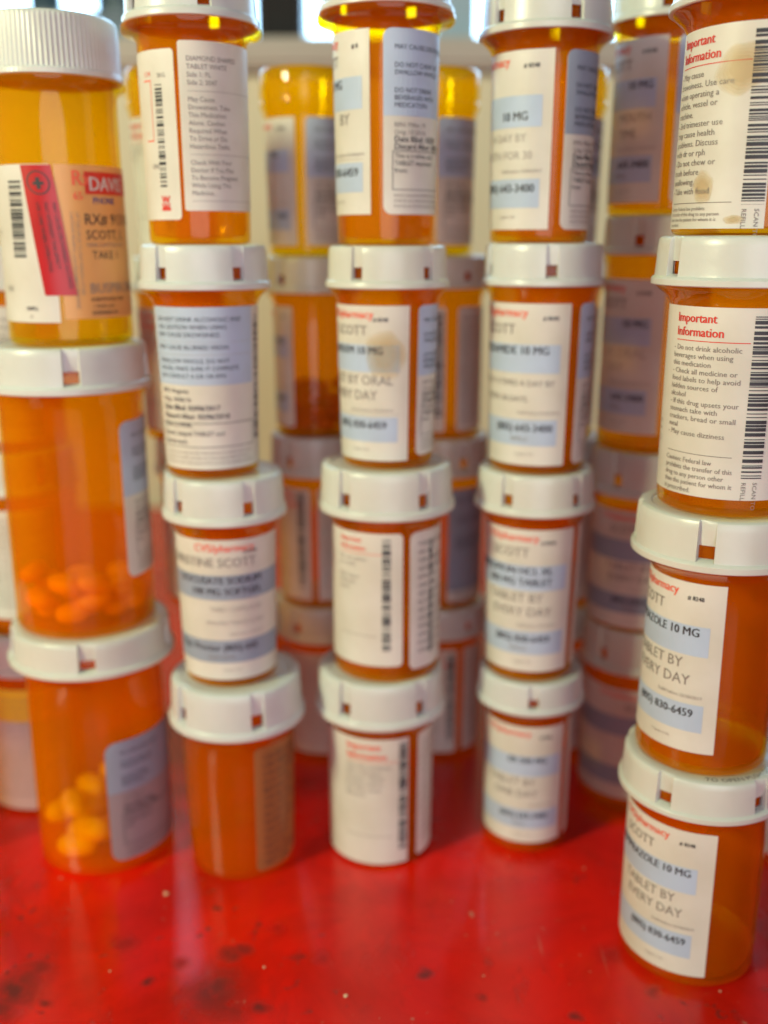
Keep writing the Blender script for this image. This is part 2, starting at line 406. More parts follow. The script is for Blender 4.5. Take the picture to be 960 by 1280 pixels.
# ------------------------------------------------------------------ bottle parts
def make_vial(bt, parent):
    h, zr, zt = bt.h, bt.zr, bt.zt
    rb, rt, rc = bt.rb, bt.rt, bt.rc
    t = .0012
    fl = min(.0045, (zr)*.09); lt = .0021 if bt.lip else .0004
    lip = rc*(bt.lip or .95); neck = rc*.853 if bt.cap != 'none' else rc*.94
    out = [(rb*.55, .0006), (rb*.90, 0), (rb*.965, .0003), (rb*.993, .0011), (rb, .0025)]
    for i in range(1, 7): z = .0025+(zr-fl-.0025)*i/6; out.append((bt.r(z), z))
    out += [(rt+(lip-rt)*.25, zr-fl*.6), (rt+(lip-rt)*.80, zr-max(fl*.2, lt*1.1)), (lip*.985, zr-lt), (lip, zr-lt+.0004), (lip, zr-.00025 if bt.lip else zr+.0008), (lip*.98, zr-.00012 if bt.lip else zr+.0012)]
    if bt.cap != 'none': out += [(neck, zr+.0018), (neck, zt-.0028), (neck-t*.5, zt-.0022)]
    else: out += [(neck, zr+.002), (neck*.995, zt-.002), (neck*.97, zt-.0006), (neck-t, zt)]
    inn = [(neck-t*1.2, zt-.0028), (rt-t*.6, zr-fl), (rt-t, zr-fl*1.6)]
    for i in range(5, -1, -1): z = .004+(zr-fl*1.7-.004)*i/6; inn.append((bt.r(z)-t, z))
    inn += [(rb-t*1.6, .0023), (rb*.55, .0019)]
    prof = out+inn
    n = 80; V, F = lathe([p for p in prof], n, False)
    k = len(prof)
    V += [(0, 0, .0006), (0, 0, .0019)]
    for i in range(n):
        F.append((len(V)-2, (i+1) % n, i)); F.append((len(V)-1, (k-1)*n+i, (k-1)*n+(i+1) % n))
    return link('vial', V, F, M[bt.mat], parent, sharp=60)
def make_cap(bt, parent, slot0):
    """push-and-turn cap: rim, tapering skirt with five slots, the neck shows through the slot feet"""
    zr, zt, R = bt.zr+.0002, bt.zt, bt.rc; h = zt-zr
    hw = radians(5.6); e = radians(.35)
    th = []
    for k in range(5):
        c = slot0+k*2*pi/5
        th += [(c-hw-e, None), (c-hw, 0.0), (c-hw*.3, .35), (c+hw*.4, .7), (c+hw, 1.0), (c+hw+e, None)]
        a0 = c+hw+e; a1 = c+2*pi/5-hw-e
        for i in range(1, 16): th.append((a0+(a1-a0)*i/16, None))
    rows = [(.0, .985), (.02, 1), (.13, 1), (.165, .988), (.19, .966), (.24, .962), (.50, .954), (.80, .945), (.92, .938), (.965, .925), (.99, .90), (1.0, .872), (1.0, .80), (.975, .785), (.975, .40), (.975, .02)]
    wa, wb = 5, 6                      # rows that bound the open slot foot
    n = len(th); V, F = [], []
    rec = .890
    for j, (fz, fr_) in enumerate(rows):
        for (a, s) in th:
            r = fr_
            if s is not None and wa <= j <= 11:
                d = rec if j <= wb else rec+(fr_-rec)*max(0, s)*.75
                r = min(fr_, d)
            V.append((r*R*sin(a), -r*R*cos(a), zr+fz*h))
    for j in range(len(rows)-1):
        for i in range(n):
            i2 = (i+1) % n
            if j == wa and th[i][1] is not None and th[i2][1] is not None: continue
            F.append((j*n+i, j*n+i2, (j+1)*n+i2, (j+1)*n+i))
    # inner skin
    b = len(V); inner = [(.0, .955), (wa and .24, .872), (.50, .872), (.90, .872), (.90, .02)]
    for fz, fr_ in inner:
        for (a, s) in th: V.append((fr_*R*sin(a), -fr_*R*cos(a), zr+fz*h))
    for j in range(len(inner)-1):
        for i in range(n):
            i2 = (i+1) % n
            if j == 1 and th[i][1] is not None and th[i2][1] is not None: continue
            F.append((b+j*n+i2, b+j*n+i, b+(j+1)*n+i, b+(j+1)*n+i2))
    for i in range(n):
        i2 = (i+1) % n; F.append((i2, i, b+i, b+i2))
        if th[i][1] is not None and th[i2][1] is not None:      # sill and head of the opening
            F.append((wa*n+i, wa*n+i2, b+n+i2, b+n+i)); F.append((wb*n+i2, wb*n+i, b+2*n+i, b+2*n+i2))
    o = link('cap', V, F, M['cap'], parent, sharp=28)
    return o
def make_ribbed_cap(bt, parent):
    zr, zt, R = bt.zr, bt.zt, bt.rc; h = zt-zr; n = 360
    rows = [(0, .97, 0), (.02, 1, 0), (.10, 1, 0), (.13, .985, 1), (.90, .965, 1), (.96, .95, 0), (1, .91, 0), (1, .5, 0), (1, .02, 0)]
    V, F = [], []
    for fz, fr_, rib in rows:
        for i in range(n):
            a = 2*pi*i/n; r = R*(fr_-(.012 if rib and i % 4 < 2 else 0)); V.append((r*sin(a), -r*cos(a), zr+fz*h))
    for j in range(len(rows)-1):
        for i in range(n): i2 = (i+1) % n; F.append((j*n+i, j*n+i2, (j+1)*n+i2, (j+1)*n+i))
    b = len(V)
    for fz, fr_ in ((0, .93), (.92, .93), (.92, .02)):
        for i in range(n): a = 2*pi*i/n; V.append((fr_*R*sin(a), -fr_*R*cos(a), zr+fz*h))
    for j in range(2):
        for i in range(n): i2 = (i+1) % n; F.append((b+j*n+i2, b+j*n+i, b+(j+1)*n+i, b+(j+1)*n+i2))
    for i in range(n): i2 = (i+1) % n; F.append((i2, i, b+i, b+i2))
    return link('cap', V, F, M['cap'], parent, sharp=35)
PM = [M[k] for k in INKS]

# ------------------------------------------------------------------ label layouts (mm converted to metres)
mm = .001
def front_label(pr, d):
    """pharmacy front: red shop name, patient, blue drug band, directions, blue phone band; right-hand side is what shows"""
    W, H = pr.W, pr.H; k = d.get('k', 1)
    band = d.get('band', 2); R = W-d.get('off', 5)*mm; br = W-d.get('boff', 3.4)*mm
    pr.text(R-d.get('logo_in', 6)*mm*k, .078*H, d.get('logo', 'CVS/pharmacy'), .050*H*k, 7, 'R', .03)
    pr.text(R+.4*mm, .098*H, d.get('num', '# 8248'), .024*H*k, 0, 'R', .03)
    pr.text(R-9*mm, .115*H, 'Thousand Oaks', .016*H, 6, 'R') if d.get('tiny') else None
    pr.text(R-d.get('name_in', 8)*mm*k, .185*H, d.get('name', 'SCOTT'), .060*H*k, 3, 'R', .012)
    pr.rect(0, br, .245*H, .42*H, band)
    y = .305*H
    for s in d.get('drug', ['10 MG']): pr.text(R-d.get('drug_in', 0)*mm, y, s, .048*H*k, 0, 'R', .035); y += .078*H
    y = .50*H
    for s, dx in d.get('dirs', [('TABLET BY', 3), ('EVERY DAY', 1)]): pr.text(R-dx*mm, y, s, d.get('dirh', .060)*H*k, d.get('dirink', 3), 'R'); y += .098*H
    pr.text(R+2*mm, .675*H, d.get('date', 'Discard before 02/20/2019'), .020*H, 6, 'R')
    if d.get('rule'): pr.rect(0, br, .69*H, .693*H, 6)
    pr.rect(0, br-d.get('b2', 0)*mm, .71*H, .875*H, band)
    pr.text(R, .785*H, d.get('phone', '(805) 830-6459'), .046*H*k, 0, 'R', .035)
    pr.text(R-8*mm, .845*H, d.get('sub', 'REFILL'), .026*H, 3, 'R') if d.get('sub', 1) else None
    pr.text(R-6*mm, .935*H, 'Original 11/20', .016*H, 6, 'R')
def info_label(pr, d):
    """Important Information label: red heading, fine print, rule, caution, upright barcode"""
    W, H = pr.W, pr.H; R = W-d.get('bar_in', 1.0)*mm; bw = d.get('bw', 4.5)*mm; tw = d.get('tw', 23)*mm
    x = R-bw-d.get('gap', 3)*mm-tw
    hh = d.get('hh', .046)*H
    pr.text(x+.5*mm, .035*H+hh, 'Important', hh, d.get('hink', 1), bold=.035); pr.text(x+.5*mm, .055*H+hh*2.15, 'Information', hh, d.get('hink', 1), bold=.035)
    y = .055*H+hh*2.15+.022*H; pr.rect(x+.5*mm, x+tw+d.get('ruleext', 2)*mm, y, y+.0045*H, d.get('hink', 1)); y += .012*H
    th = d.get('th', .032)*H; pitch = d.get('pitch', .0445)*H
    for s in d['lines']: y += pitch; pr.text(x-.3*mm, y, s, th*.92, d.get('tink', 3), sx=1.04)
    y = d.get('rule', .77)*H; pr.rect(x, x+tw, y, y+.004*H, 3)
    y += .012*H; ch = d.get('ch', .026)*H
    for s in d.get('caution', []): y += ch*1.55; pr.text(x-.3*mm, y, s, ch, d.get('tink', 3))
    pr.barcode(R-bw, R, .04*H, .88*H, d.get('seed', 3))
    if d.get('scan', 1):
        pr.text(R-bw*.95, .90*H, 'REFILL', .022*H, 3, rot=-90, sx=1.1); pr.text(R-bw*.40, .90*H, 'SCAN TO', .022*H, 3, rot=-90, sx=1.1)
def warn_label(pr, d):
    """side label: blue-tinted warning block over white fill details with a ruled box"""
    W, H = pr.W, pr.H; x = d.get('x', 3.2)*mm; sp_ = d.get('split', .46)
    pr.rect(.0002, W-.0002, .0, sp_*H, d.get('band', 2), .8) if not d.get('round') else None
    y = .07*H; th = d.get('th', .026)*H
    for blk in d.get('blocks', [['MAY CAUSE DROWSINESS'], ['DO NOT CHEW OR', 'SWALLOW WHOLE'], ['DO NOT DRINK', 'BEVERAGES WITH', 'MEDICATION']]):
        for s in blk: y += th*1.5; pr.text(x, y, s, th, 0)
        y += .055*H*(sp_/.46)
    y = sp_*H+.02*H
    for s, b in (('RPH: Miller, M', 0), ('Orig: 10/20/16', 0), ('Date filled: 10/20', 1), ('Discard After: 10/20', 1)):
        y += .040*H; pr.text(x, y, s, th*(1.25 if b else 1), 0 if b else 3, bold=.02*b)
    y += .008*H; x1 = W-1.2*mm; y1 = .86*H
    for r in ((x-.5*mm, x1, y, y+.0035*H), (x-.5*mm, x1, y1, y1+.0035*H), (x-.5*mm, x-.3*mm, y, y1), (x1-.2*mm, x1, y, y1)): pr.rect(*r, 0, 2)
    for s in ('This is a white, oval', 'TABLET imprinted', 'front:'): y += .040*H; pr.text(x+.2*mm, y, s, th, 0)
    pr.scribble(x, W-1.5*mm, .90*H, 3, .016*H, .03*H, 3, d.get('seed', 5))
def lines_label(pr, d):
    W, H = pr.W, pr.H
    pr.scribble(d.get('x', 2)*mm, W-1*mm, .10*H, d.get('n', 12), d.get('th', .026)*H, d.get('pitch', .07)*H, d.get('ink', 3), d.get('seed', 2), words=UPPER if d.get('upper') else None)
    if d.get('bar'): pr.barcode(d['bar'][0]*mm, d['bar'][1]*mm, .08*H, .9*H, d.get('seed', 2))
    for f in d.get('rules', []): pr.rect(1.5*mm, W-1.5*mm, f*H, f*H+.003*H, 3)

GROUP = 'amber pill bottles stacked on the red table'
def bottle(stack, x, y, z0, zr, zt, rc, rt, rb, label, slot=20, cap='slot', labels=(), tilt=(0, 0), lip=0, mat='amber'):
    if cap == 'none' and mat == 'amber': mat = 'amber_backlit'  # open necks take the amber with backlight in its tint
    o = thing('pill_bottle', label, 'pill bottle', (x, y, z0), 0, GROUP)
    bt = Bottle(); bt.o = o; bt.h = zt-z0; bt.zr = zr-z0; bt.zt = zt-z0-.00005; bt.rc, bt.rt, bt.rb, bt.cap, bt.lip, bt.mat = rc, rt, rb, cap, lip, mat
    fl = min(.0045, bt.zr*.09)
    bt.r = lambda z, a=rb, b=rt, H=bt.zr-fl: a+(b-a)*min(1, max(0, z/H))
    face = -atan2(x, y)                         # heading from the bottle towards where it is looked at
    bt.face = face
    make_vial(bt, o)
    if cap == 'slot': cp = make_cap(bt, o, face+radians(slot))
    elif cap == 'ribbed': cp = make_ribbed_cap(bt, o)
    if cap == 'slot' and stack == 'E' and z0 < .01:
        s = 'TO OPEN PUSH DOWN'; V, F = [], []; hgt = .0017; k = hgt/CAPH; R = rc*.80
        x0 = 0
        for c in s:
            v, f, adv = GL[c]; b = len(V)
            for (px, py) in v:
                a = face+radians(4)+(x0+px*k)/R; r = .01885+(hgt-py*k)
                V.append((r*sin(a), -r*cos(a), bt.zt+.00002+(-.00025 if False else 0)))
            for q in f: F.append(tuple(b+i for i in q))
            x0 += adv*k
        link('lettering', V, F, M['ink'], cp, smooth=False)
    for L in labels:
        p0, p1 = face+radians(L['phi'][0]), face+radians(L['phi'][1])
        zb, zt_ = L['z'][0]*mm, min(L['z'][1]*mm, bt.zr-fl-.0003)
        po, W, R = patch(L.get('name', 'label'), bt, p0, p1, zb, zt_, M[L.get('mat', 'paper')], o, L.get('corner', 0)*mm, L.get('off', .02)*mm, shear=L.get('shear', 0), wob=L.get('wob', 0), curl=L.get('curl', 0)*mm)
        pr = Print(W, zt_-zb); pr.R = R
        if L.get('fn'): L['fn'](pr, L.get('d', {}))
        if L.get('round'):
            # tinted upper block with the label's own rounded corners
            c = L['corner']*mm; sp_ = L.get('d', {}).get('split', .46)*pr.H; n = 24; pts, f = [], []
            for i in range(n+1):
                xx = .0001+(W-.0002)*(.5-.5*cos(pi*i/n)); d_ = min(xx, W-xx); tr = c-math.sqrt(max(0, c*c-(c-d_)**2)) if d_ < c else 0
                pts += [(xx, tr), (xx, sp_)]
            for i in range(n): f.append((2*i, 2*i+1, 2*i+3, 2*i+2))
            pr.q.insert(0, (pts, f, L.get('d', {}).get('band', 2), .8))
        for ex in L.get('extra', ()): ex(pr)
        e = emit('print', bt, pr, p0, bt.r, zt_, PM, po, L.get('off', .02)*mm+.0001+L.get('wob', 0), L.get('shear', 0))
    o.rotation_euler = (radians(tilt[0]), radians(tilt[1]), 0)
    return bt

# ------------------------------------------------------------------ the stacks
F = lambda phi, z, **d: dict(phi=phi, z=z, fn=front_label, d=d)
Wl = lambda phi, z, corner=2.5, mat='paper', **d: dict(phi=phi, z=z, fn=warn_label, d=dict(round=1, **d), corner=corner, round=1, mat=mat)
I = lambda phi, z, corner=0, **d: dict(phi=phi, z=z, fn=info_label, d=d, corner=corner)
def ex(f): return f

# --- leftmost stack, wide bottles
def a1_left(pr, d):
    W, H = pr.W, pr.H
    pr.barcode(W-.0138, W-.0090, .10*H, .58*H, 11); pr.text(W-.019, .80*H, '161', .040*H, 3); pr.text(W-.0105, .92*H, '50/PLL', .024*H, 0, bold=.03); pr.text(W-.0095, .97*H, '25', .018*H, 3)
    pr.text(W-.022, .45*H, 'Y', .04*H, 3)
def a1_right(pr, d):
    W, H = pr.W, pr.H
    pr.text(4.6*mm, .13*H, 'Rx', .095*H, 7, bold=.03); pr.text(4.9*mm, .22*H, '65', .05*H, 7, bold=.03)
    pr.rect(8.6*mm, W-1*mm, .04*H, .185*H, 1, 1); pr.text(9.8*mm, .16*H, 'DAVIS', .085*H, 9, bold=.03, layer=2.5)
    pr.text(10.8*mm, .245*H, 'PHONE', .042*H, 5, bold=.04)
    pr.text(7.6*mm, .38*H, 'RX# 913118', .070*H, 0, bold=.01); pr.text(7.8*mm, .475*H, 'SCOTT, L', .058*H, 0, bold=.01)
    pr.text(7.8*mm, .525*H, 'NINE CLINTON AVE', .026*H, 3); pr.text(9.4*mm, .605*H, 'TAKE 1', .052*H, 0)
    pr.text(7.8*mm, .83*H, 'BUSPIRONE', .066*H, 3, bold=.01)
    pr.text(8*mm, .885*H, 'SUBSTITUTED FOR', .024*H, 0, bold=.03); pr.text(8.4*mm, .93*H, '1 Refill until', .026*H, 0); pr.text(8*mm, .975*H, 'DISPENSED BY', .024*H, 0, bold=.03)
    pr.text(3.6*mm, .30*H, 'CAUTION FEDERAL LAW PROHIBITS TRANSFER', .022*H, 3, rot=-90); pr.text(5.3*mm, .30*H, 'OF THIS DRUG TO ANY PERSON OTHER', .022*H, 3, rot=-90)
def sticker(pr, d):
    W, H = pr.W, pr.H
    n = 26; pts, f = [], []
    for i in range(n):
        a = 2*pi*i/n; pts += [(W/2+.0030*cos(a), .0050+.0030*sin(a)), (W/2+.0034*cos(a), .0050+.0034*sin(a))]
    for i in range(n): j = (i+1) % n; f.append((2*i, 2*i+1, 2*j+1, 2*j))
    pr.q.append((pts, f, 0, 1))
    pr.rect(W/2-.0006, W/2+.0006, .0035, .0068, 0, 1); pr.rect(W/2-.0016, W/2+.0016, .0047, .0056, 0, 1)
    for i, s in enumerate(('MAY CAUSE DROWSINESS ALCOHOL', 'MAY INTENSIFY THIS EFFECT', 'USE CARE WHEN OPERATING')): pr.text(W*.80-i*W*.25, .0105, s, .0011, 0, rot=-90)
AX, AY = -.1015, .3283
bottle('A', AX-.0005, AY, 0, .0754, .0879, .0281, .0233, .0237, 'wide amber bottle at the foot of the leftmost stack with yellow pills and slate label', slot=-5, mat='amber_cloudy_lit',
       labels=[dict(phi=(2, 88), z=(5, 50), mat='film_slate', corner=4, fn=warn_label, d=dict(round=1, split=.42, band=8, th=.022, x=5), round=1)])
bottle('A', AX-.0017, AY+.001, .0879, .1679, .1824, .0267, .0231, .0232, 'wide amber bottle midway up the leftmost stack with orange pills settled inside', slot=2, mat='amber_cloudy_lit',
       labels=[Wl((37, 110), (18, 70), corner=3, split=.47, x=5, th=.022)])
bottle('A', AX+.0010, AY, .1824, .2597, .2770, .0209, .0186, .0192, 'wide amber bottle with ribbed white cap and slanted red sticker', cap='ribbed', lip=1.02, mat='amber_backlit',
       labels=[dict(phi=(-100, -9), z=(7.4, 53), fn=a1_left), dict(phi=(-5, 100), z=(8.4, 53), mat='film', fn=a1_right),
               dict(name='sticker', phi=(-35, -7), z=(15.5, 52.8), mat='sticker', fn=sticker, shear=.125, off=.26)])

# --- second stack
def b1_bar(pr, d):
    W, H = pr.W, pr.H
    pr.barcode(W-6.6*mm, W-4.2*mm, .20*H, .80*H, 21); 
    for r in ((W-11.5*mm, W-8.2*mm, .17*H, .178*H), (W-11.5*mm, W-8.2*mm, .52*H, .528*H), (W-8.4*mm, W-8.2*mm, .17*H, .528*H)): pr.rect(*r, 7, 1)
    pr.text(W-11*mm, .15*H, '114', .03*H, 7); pr.text(W-9.6*mm, .69*H, 'ON', .028*H, 3); pr.text(W-5.6*mm, .16*H, 'SKG', .024*H, 3)
    for k_ in (0, 1): pr.text(W-5*mm, (.90+.045*k_)*H, 'W', .045*H, 1, bold=.06, align='C')
    pr.rect(W-6.6*mm, W-3.4*mm, .925*H, .945*H, 1, 1)
def b1_text(pr, d):
    W, H = pr.W, pr.H; y = .115*H
    for blk in (['DIAMOND SHAPED', 'TABLET WHITE', 'Side 1: FL', 'Side 2: 5047'], ['May Cause', 'Drowsiness. Take', 'This Medication', 'Alone. Caution', 'Required When', 'To Drive or Do', 'Hazardous Tasks.'], ['Check With Your', 'Doctor If You Plan', 'To Become Pregnant', 'While Using This', 'Medicine.']):
        for s in blk: pr.text(2.2*mm, y, s, .028*H, 3); y += .046*H
        pr.rect(2.2*mm, W-1*mm, y-.012*H, y-.009*H, 6); y += .050*H
def b2(pr, d):
    W, H = pr.W, pr.H; x = 3.5*mm; r = W-7.4*mm
    pr.rect(.8*mm, r, 0, .47*H, 2)
    y = .085*H
    for blk in (['DO NOT DRINK ALCOHOLIC AND', 'USE CAUTION WHEN USING', 'MAY CAUSE DROWSINESS'], ['MAY CAUSE BLURRED VISION']):
        for s in blk: pr.text(x, y, s, .026*H, 0); y += .046*H
        pr.rect(x, r-.5*mm, y-.015*H, y-.012*H, 6); y += .030*H
    y = .335*H; pr.rect(x, r-.5*mm, .285*H, .288*H, 6)
    for s in ('SWALLOW WHOLE, DO NOT', 'CRUSH, MAKE SURE IT COMPLETE', 'OR CONSULT A DR OR RPH'): pr.text(x, y, s, .026*H, 0); y += .046*H
    y = .52*H
    for s, b in (('RPH: Augusta', 0), ('Orig: 10/06/16', 0), ('Date filled: 03/06/2017', 1), ('Discard After: 03/06/2018', 1), ('This is a PINK,', 0), ('round, shaped TABLET and', 0), ('on the back.', 0)):
        pr.text(x, y, s, .028*H*(1.15 if b else 1), 0, bold=.02*b); y += .053*H
    for q in ((x-.5*mm, r, .705*H, .709*H), (x-.5*mm, r, .855*H, .859*H), (x-.5*mm, x-.3*mm, .705*H, .859*H), (r-.2*mm, r, .705*H, .859*H)): pr.rect(*q, 0, 2)
    pr.scribble(x, r, .90*H, 3, .017*H, .032*H, 3, 8, .1)
    pr.barcode(W-6.2*mm, W-3.6*mm, .06*H, .84*H, 31)
BX, BY = -.0517, .3204
bottle('B', -.0510, BY, 0, .0551, .0715, .0234, .0195, .0182, 'clear amber bottle with dark film label at the foot of the second stack from left', slot=17,
       labels=[dict(phi=(14, 92), z=(3, 51), mat='film_dark', fn=lines_label, d=dict(n=14, th=.040, pitch=.066, upper=1, x=3, ink=0), corner=2)])
bottle('B', -.0524, BY, .0715, .1273, .1418, .0203, .0165, .0155, 'amber bottle with CVS front label and two slate bands, third down second stack'.replace('CVS front', 'red headed'), slot=23,
       labels=[dict(phi=(-100, 76), z=(3, 52), fn=front_label, d=dict(off=12, boff=.4, band=8, logo_in=.5, name='CHRISTINE SCOTT', name_in=0, num='# 8248', drug=['DOCUSATE SODIUM', '100 MG SOFTGEL'], dirs=[('TAKE 1 CAPSULE BY', -2), ('MOUTH TWICE A DAY', -3)], dirh=.030, date='Refill before 03/06/18', phone='Phys: Proctor (805) 643', sub='DOCUSATE', dirink=6, drug_in=-2))])
bottle('B', -.0558, BY+.001, .1418, .1994, .2127, .0204, .0161, .0148, 'amber bottle with blue topped warning label facing front, second down second stack', slot=31,
       labels=[dict(phi=(-76, 84), z=(3, 55), fn=b2)])
bottle('B', -.0563, BY, .2127, .2735, .2867, .0196, .0159, .0153, 'amber bottle with narrow barcode strip beside printed label, top of second stack', slot=-60, lip=1.03,
       labels=[dict(phi=(-84, -19), z=(7, 53), curl=.5, fn=b1_bar, corner=1.2), dict(phi=(-15, 84), z=(9.5, 55), fn=b1_text, corner=.8)])

# --- third stack
bottle('C', -.0013, .3282, 0, .0549, .0709, .0231, .0187, .0182, 'amber bottle wrapped in pale barcode label at the foot of the middle front stack', slot=-33,
       labels=[I((-86, 31), (1.6, 51), lines=['Take this medicine', 'with a full glass', 'of water. Check', 'all labels before', 'use. May cause', 'dizziness'], hink=7, tink=6, bw=3, tw=17, gap=2, seed=41, scan=0, bar_in=.6), dict(phi=(44, 110), z=(2, 51), fn=lines_label, d=dict(seed=4, n=14, pitch=.06), corner=1.5)])
bottle('C', .0008, .3282, .0709, .1276, .1433, .0229, .0183, .0183, 'amber bottle with rounded barcode label, third down the middle front stack', slot=34,
       labels=[dict(phi=(-78, 17), z=(6, 54), corner=1.6, fn=info_label, d=dict(lines=['Do not chew', 'or crush', '', 'May cause', 'stomach', 'upset'], hink=7, tink=6, bw=2.8, tw=14, gap=2, seed=43, scan=0, bar_in=4.0, hh=.034)),
               dict(phi=(25, 96), z=(4, 53), corner=2.5, fn=lines_label, d=dict(n=14, pitch=.06, seed=9, upper=1, bar=(8, 9.6), x=3, ink=0))])
bottle('C', .0011, .3282, .1433, .1994, .2124, .0196, .0161, .0149, 'amber bottle with brown tea stain on its label, second down the middle front stack', slot=-30,
       labels=[dict(phi=(-92, 25), z=(2.8, 53), fn=front_label, d=dict(off=7, boff=3, name='SCOTT', name_in=6, logo_in=4, drug=['ZOLPIDEM 10 MG'], drug_in=1, dirs=[('TABLET BY ORAL', -2), ('EVERY DAY', 3)], dirink=3, phone='(805) 830-6459', b2=.5, rule=1, sub=0), extra=[lambda pr: pr.ell(pr.W-7.4*mm, .31*pr.H, 6.2*mm, 8.2*mm, seed=1)]),
               dict(phi=(37, 100), z=(4, 56), fn=warn_label, d=dict(round=1, x=2.2), corner=2, round=1)])
bottle('C', .0006, .3282, .2124, .2782, .2899, .0203, .0159, .0151, 'amber bottle with pale strip label left of blue topped label, top of middle stack', slot=10, lip=1.02,
       labels=[dict(phi=(-95, -17), z=(9, 60), curl=.5, fn=front_label, d=dict(off=4, boff=2.5, drug=['10 MG'], dirs=[('BY', 3)], num='# 8', logo_in=8, drug_in=6, phone='830-6459', rule=1, sub=0)),
               Wl((-3, 98), (9, 60), corner=2.6)])

# --- fourth stack
bottle('D', .0526, .3341, 0, .0556, .0671, .0194, .0154, .0152, 'slim amber bottle with white banded label at the foot of fourth front stack', slot=5,
       labels=[F((-90, 53), (4.5, 50), off=6, boff=1.5, logo_in=7, name='', num='# 8248', drug=['ER 500 MG'], dirs=[('TABLET BY', 5), ('ONE DAY', 4)], drug_in=1, date='Refill before 10/20', phone='(805) 643-3400'),
               dict(phi=(64, 120), z=(4.5, 50), fn=lines_label, d=dict(seed=14))])
bottle('D', .0516, .3341, .0671, .1266, .1404, .0206, .0165, .0153, 'amber bottle with lavender banded label, third down the fourth front stack', slot=-27,
       labels=[F((-90, 54), (4, 55), off=8, boff=2.6, logo_in=5, num='# 8248', drug=['BUPROPION HCL XL', '300 MG TABLET'], dirs=[('TABLET BY', 3), ('EVERY DAY', 0)], date='Refill before 03/07/2018', sub='REFILLS'),
               dict(phi=(66, 120), z=(4, 55), fn=lines_label, d=dict(seed=15))])
bottle('D', .0515, .3341, .1404, .1999, .2131, .0197, .0168, .0158, 'amber bottle with white label and pale blue bands, second down fourth front stack', slot=8,
       labels=[F((-90, 33), (3, 54.5), off=4.5, boff=3, logo_in=9, num='# 8640', name_in=13, drug=['LOPERAMIDE 10 MG', ''], drug_in=2, dirs=[('TABLET ORALLY 4 TIMES A DAY BY', 0), ('MOUTH 30 DAYS.', 8)], dirh=.036, date='Refill before 01/02/2018', phone='(805) 643-3400', boff2=0, sub='REFILLS'),
               Wl((46, 104), (3, 54.5), corner=2)])
bottle('D', .0494, .3341, .2131, .2727, .2858, .0203, .0161, .0154, 'amber bottle under white slotted cap at the top of the fourth front stack', slot=27,
       labels=[dict(curl=.6, **F((-92, 10), (4, 57), off=4.5, boff=3, logo_in=9, num='# 8248', name='', drug=['', '10 MG'], drug_in=2.5, dirs=[('A DAY BY', 3), ('MOUTH FOR 30', 1)], dirh=.045, dirink=6, date='Refill before 04/06/2017', phone='(805) 643-3400', sub=0)),
               Wl((24, 100), (4, 57), corner=2.4, band=8)])

# --- nearest stack on the right
EY = .2709
def spots(pr):
    W, H = pr.W, pr.H
    pr.ell(W-8.0*mm, .22*H, 6.4*mm, 6.0*mm, seed=3); pr.ell(W-15.5*mm, .79*H, 3.2*mm, 3.8*mm, seed=5); pr.ell(W-7*mm, .955*H, 2.4*mm, 1.2*mm, seed=8)
bottle('E', .0948, EY, 0, .0563, .0687, .0238, .0202, .0203, 'large amber bottle resting on the red table at the foot of the nearest stack', slot=-24,
       labels=[dict(curl=.35, **F((-100, 18), (4.2, 53), off=6.2, boff=4.6, logo_in=7, name_in=11.5, num='# 8248', drug=['ARIPIPRAZOLE 10 MG'], dirs=[('TABLET BY', 4), ('EVERY DAY', 1.6)], date='Refill before 02/20/2019', sub=0)),
               dict(phi=(95, 170), z=(4, 53), fn=lines_label)])
bottle('E', .0938, EY, .0687, .1296, .1437, .0237, .0176, .0187, 'large amber bottle third down the nearest stack with empty clear right side', slot=-7,
       labels=[F((-100, 12), (7, 57), off=6.2, boff=3.6, logo_in=7, name_in=11.5, num='# 8248', drug=['ARIPIPRAZOLE 10 MG'], dirs=[('TABLET BY', 4), ('EVERY DAY', 1.6)], date='Refill before 02/20/2019', sub=0),
               dict(phi=(95, 170), z=(4, 53), fn=lines_label)])
bottle('E', .0943, EY, .1437, .2025, .2151, .0235, .0181, .0181, 'large amber bottle with sharply printed red headed advice label, second down nearest stack', slot=22,
       labels=[dict(phi=(-100, 46), z=(5, 55.5), fn=info_label, d=dict(bar_in=5.6, bw=5.2, tw=19, gap=2.6, hh=.045, seed=51, pitch=.041, th=.029, rule=.77, lines=['- Do not drink alcoholic', 'beverages when using', 'this medication', '- Check all medicine or', 'food labels to help avoid', 'hidden sources of', 'alcohol', '- If this drug upsets your', 'stomach take with', 'crackers, bread or small', 'meal', '- May cause dizziness'],
               caution=['Caution: Federal law', 'prohibits the transfer of this', 'drug to any person other', 'than the patient for whom it', 'is prescribed.']), extra=[lambda pr: pr.text(.155*pr.W, .62*pr.H, '7  2  17', .03*pr.H, 3, rot=-90)])])
bottle('E', .0933, EY, .2151, .2680, .2800, .0226, .0178, .0183, 'large amber bottle with tea spotted advice label, top of the nearest stack', slot=10,
       labels=[dict(phi=(-100, 14), z=(1.6, 51.5), fn=info_label, d=dict(bar_in=.4, bw=5.2, tw=20, gap=2.2, hh=.047, seed=53, pitch=.0485, th=.033, rule=.865, ch=.018, lines=['- May cause', 'drowsiness. Use care', 'when operating a', 'vehicle, vessel or', 'machine.', '- 3rd trimester use', 'may cause health', 'problems. Discuss', 'with dr or rph', '- Do not chew or', 'crush before', 'swallowing.', '- Take with food'],
               caution=['Caution: Federal law prohibits', 'the transfer of this drug to any person', 'other than the patient for whom it is', 'prescribed.']), extra=[spots])])

